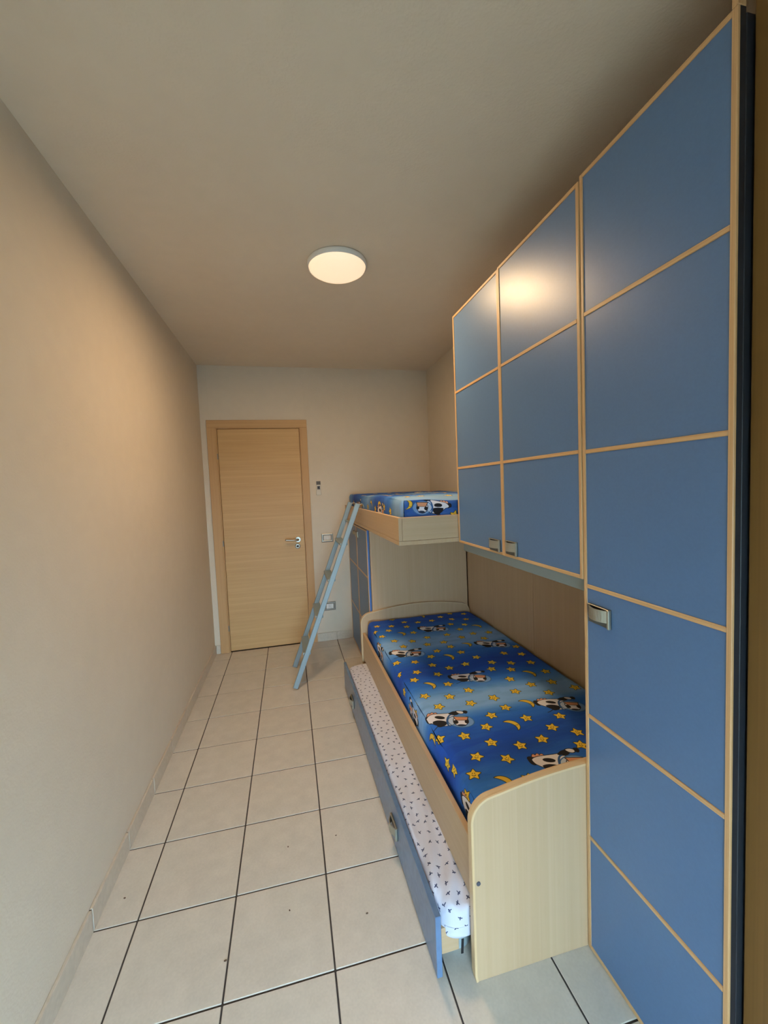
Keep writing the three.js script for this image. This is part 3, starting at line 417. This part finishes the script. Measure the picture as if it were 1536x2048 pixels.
// ---------------------------------------------------------------- trundle bed under the lower bed, partly pulled out
{
  const t = thing('trundle_bed', 'low trundle bed with blue drawer front, partly pulled out from under the lower bed', 'bed', [1.5, 0, 2.0]);
  // the front stands a little askew: from (1.085, 1.045) to (1.112, 2.946)
  const A = [1.085, 1.045], B = [1.112, 2.946], L = Math.hypot(B[0] - A[0], B[1] - A[1]), ang = Math.atan2(B[0] - A[0], B[1] - A[1]);
  const turn = (g) => { g.rotateY(ang); g.translate(A[0], 0, A[1]); return g; };
  part(t, 'drawer_front', turn(slab(0, 0.018, 0.008, 0.205, 0, L, { b: 0.0015, grain: 2 })), M.drawerBlue, 'blue laminate drawer front');
  for (const z of [0.345, 1.385]) { const h = bowHandle(-0.0005, 0.075, 0.128, z, z + 0.09); const hd = part(t, 'handle', turn(h.grip), M.satin, 'bowed satin metal handle'); part(hd, 'handle_plate', turn(h.plate), M.plate, 'dark grey handle plate'); part(hd, 'handle_recess', turn(h.recess), M.black); }
  part(t, 'base', merge(turn(slab(0.02, 0.74, 0.062, 0.078, 0.06, L - 0.045, { grain: 2 })), turn(slab(0.0185, 0.085, 0.045, 0.13, L - 0.045, L - 0.028, { grain: 0 })), turn(slab(0.02, 0.74, 0.055, 0.125, 0.06, 0.078, { grain: 0 }))), M.cream, 'cream base board');
  for (const [x, z] of [[1.215, 2.835], [1.18, 1.22], [1.72, 2.8], [1.7, 1.2]]) { const g = new THREE.LatheGeometry([[0.001, 0], [0.044, 0], [0.052, 0.008], [0.052, 0.042], [0.046, 0.052], [0.001, 0.054]].map((p) => new THREE.Vector2(...p)), 32); g.translate(x, 0, z); part(t, 'foot', g, M.plastic, 'grey round plastic foot'); }
  const cv = document.createElement('canvas'); cv.width = cv.height = 768; const c = cv.getContext('2d'); c.fillStyle = '#cfd2e0'; c.fillRect(0, 0, 768, 768); c.scale(768 / 0.3, 768 / 0.3);
  const pts = []; for (let i = 0; i < 4000 && pts.length < 66; i++) { const p = [rnd() * 0.3, rnd() * 0.3]; if (pts.every((q) => { const dx = Math.min(Math.abs(q[0] - p[0]), 0.3 - Math.abs(q[0] - p[0])), dy = Math.min(Math.abs(q[1] - p[1]), 0.3 - Math.abs(q[1] - p[1])); return dx * dx + dy * dy > 0.027 ** 2; })) pts.push(p); }
  for (const [x, y] of pts) for (const ox of [-0.3, 0, 0.3]) for (const oy of [-0.3, 0, 0.3]) { if (x + ox < -0.02 || x + ox > 0.32 || y + oy < -0.02 || y + oy > 0.32) continue; c.save(); c.translate(x + ox, y + oy); c.rotate(x * 900 + y * 1300); c.scale(1.35, 1.35); c.fillStyle = '#3d4666'; for (const [a, l] of [[0, 1], [1.9, 0.8], [3.6, 0.95], [5.1, 0.6]]) { c.beginPath(); c.ellipse(Math.cos(a) * 0.0030 * l, Math.sin(a) * 0.0030 * l, 0.0032 * l, 0.0013, a, 0, 7); c.fill(); } c.restore(); }
  const tx = new THREE.CanvasTexture(cv); tx.colorSpace = THREE.SRGBColorSpace; tx.wrapS = tx.wrapT = THREE.RepeatWrapping; tx.repeat.set(1 / 0.3, 1 / 0.3);
  const m = mat({ map: tx, roughness: 0.9, bumpMap: clothBump, bumpScale: 0.0003 });
  const g = softBlock(0.021, 0.72, 0.09, 0.212, 0.07, L - 0.008, 0.022, [60, 10, 160], (X, Z) => [X, Z], (x, y, z, nx, nz) => {
    const near = sm(Math.max(0, Math.min(1, (z - 0.9) / 0.8))), w = y > 0.17 ? (Math.sin((x * 1.0 + z * 0.22) * 95 + 5 * N2(z * 3, x * 3, 11)) * 0.0075 * near * sm(Math.max(0, Math.min(1, (z - 1.1) / 0.4))) + N2(x * 16, z * 9, 12) * 0.008 + N2(x * 40, z * 14, 13) * 0.003) : 0;
    return [0, w - (nz > 0.5 || z > L - 0.1 ? 0.014 * sm(Math.max(0, (z - L + 0.1) / 0.08)) * (y > 0.15 ? 1 : 0) : 0), 0];
  }, 0.07);
  turn(g);
  solo('trundle_mattress', 'thin white mattress with tiny dark sprigs between drawer front and cream rail', 'mattress', [1.45, 0.079, 2.0], g, m);
  const st = slab(-0.004, 0.004, 0.045, 0.1, -0.0012, 0.0012, { b: 0.0004 }); st.rotateX(0.12); st.translate(1.2, 0.005, 2.928); part(t, 'strap', st, M.black, 'short black strap');
}
// ---------------------------------------------------------------- ladder
{
  const l = thing('ladder', 'grey metal ladder leaning against the raised bunk', 'ladder', [0.72, 0, 0.75]);
  const foot = [0.722, 0.010], top = [1.262, 1.385], dx = top[0] - foot[0], dy = top[1] - foot[1], len = Math.hypot(dx, dy), a = -Math.atan2(dx, dy);
  const place = (g, z) => { g.rotateZ(a); g.translate(foot[0], foot[1], z); return g; };
  const z1 = 0.552, z2 = 0.94;
  for (const z of [z1, z2]) { const r = part(l, 'rail', place(slab(-0.019, 0.019, 0.004, len, -0.011, 0.011, { b: 0.003 }), z), M.ladder); part(r, 'end_cap', place(slab(-0.0195, 0.0195, -0.0, 0.014, -0.0115, 0.0115, { b: 0.003 }), z), M.ladder); }
  for (const y of [0.262, 0.535, 0.808, 1.08]) { const x = foot[0] + dx * (y - foot[1]) / dy; part(l, 'rung', slab(x - 0.03, x + 0.03, y - 0.012, y + 0.008, z1 + 0.0112, z2 - 0.0112, { b: 0.003, grain: 2 }), M.ladder); }
  for (const z of [z1, z2]) {
    const c = new THREE.CatmullRomCurve3([[1.262, 1.33, z], [1.272, 1.37, z], [1.298, 1.378, z], [1.3075, 1.362, z], [1.3085, 1.348, z]].map((p) => new THREE.Vector3(...p))); part(l, 'hook', new THREE.TubeGeometry(c, 20, 0.005, 8), M.steel, 'steel hook over the bed panel');
  }
  part(l, 'top_bar', rodBetween([1.215, 1.235, z1 + 0.01], [1.215, 1.235, z2 - 0.01], 0.007), M.ladder);
}
// ---------------------------------------------------------------- fittings on the end wall
{
  const plate = (o, x0, x1, y0, y1) => {
    const s = new THREE.Shape([[x0, y0], [x1, y0], [x1, y1], [x0, y1]].map((p) => new THREE.Vector2(...p))), ix = 0.021, iy = 0.02;
    s.holes.push(new THREE.Path([[x0 + ix, y0 + iy], [x0 + ix, y1 - iy], [x1 - ix, y1 - iy], [x1 - ix, y0 + iy]].map((p) => new THREE.Vector2(...p))));
    const g = new THREE.ExtrudeGeometry(s, { depth: 0.002, bevelEnabled: true, bevelThickness: 0.006, bevelSize: 0.007, bevelOffset: -0.007, bevelSegments: 2 }); g.translate(0, 0, 0.0005); part(o, 'frame', g, M.steel, 'silver cover frame');
  };
  const s = thing('light_switch', 'silver framed triple light switch on the wall beside the door', 'switch', [1.098, 0.985, 0]); plate(s, 1.041, 1.155, 0.986, 1.072);
  for (let k = 0; k < 3; k++) part(s, 'rocker', slab(1.0625 + k * 0.0237, 1.0855 + k * 0.0237, 1.006, 1.052, 0, 0.0085, { b: 0.002 }), M.white, 'white rocker');
  const p = thing('power_socket', 'silver framed power socket low on the wall behind the ladder', 'socket', [1.09, 0.3, 0]); plate(p, 1.033, 1.147, 0.302, 0.388);
  part(p, 'insert', slab(1.0545, 1.1255, 0.322, 0.368, 0, 0.007, { b: 0.0015 }), M.white, 'white insert');
  for (const y of [0.334, 0.345, 0.356]) { const h = new THREE.CylinderGeometry(0.0028, 0.0028, 0.001, 12); h.rotateX(Math.PI / 2); h.translate(1.09, y, 0.0072); part(p, 'pin_hole', h, M.black); }
  for (const x of [1.0775, 1.1015]) part(p, 'module_gap', slab(x, x + 0.001, 0.323, 0.367, 0.0065, 0.0073), M.capGrey);
  const r = thing('remote_control', 'small remote control in a white wall holder beside the door', 'remote', [1.038, 1.452, 0]);
  part(r, 'holder', merge(slab(1.011, 1.061, 1.455, 1.5, 0.0, 0.024, { b: 0.003 }), slab(1.012, 1.06, 1.5, 1.54, 0, 0.004)), M.remoteBody, 'white wall holder');
  const bd = part(r, 'body', slab(1.015, 1.058, 1.465, 1.588, 0.005, 0.021, { b: 0.004 }), M.remoteBody); part(bd, 'display', slab(1.0165, 1.0565, 1.552, 1.586, 0.0205, 0.0222), M.remoteGrey, 'dark grey display end');
  part(bd, 'button_field', slab(1.024, 1.05, 1.507, 1.54, 0.0205, 0.022), M.capGrey); part(bd, 'button', slab(1.0285, 1.04, 1.518, 1.53, 0.0215, 0.0235), M.black);
}
// crumbs lying on the tiles
for (const [x, z, q, where] of [[0.07, 2.4, 0.0035, 'close to the left skirting'], [0.669, 2.339, 0.003, 'in the middle of a far tile'], [0.675, 2.611, 0.003, 'in the middle of the floor between two others'], [0.473, 2.719, 0.004, 'next to a long grout line near the viewer'], [0.872, 2.337, 0.003, 'beside the nearer drawer handle'], [0.942, 2.694, 0.0035, 'near the front end of the blue drawer']]) {
  const g = new THREE.IcosahedronGeometry(q, 1); g.scale(1.3, 0.35, 0.8); g.rotateY(x * 40); g.translate(x, q * 0.36, z);
  solo('crumb', `tiny dark crumb on the floor ${where}`, 'crumb', [x, 0, z], g, M.crumb, { group: 'crumbs on the tile floor' });
}
scene.traverse((o) => { if (o.isMesh) { o.castShadow = true; o.receiveShadow = true; } });
renderer.render(scene, camera);
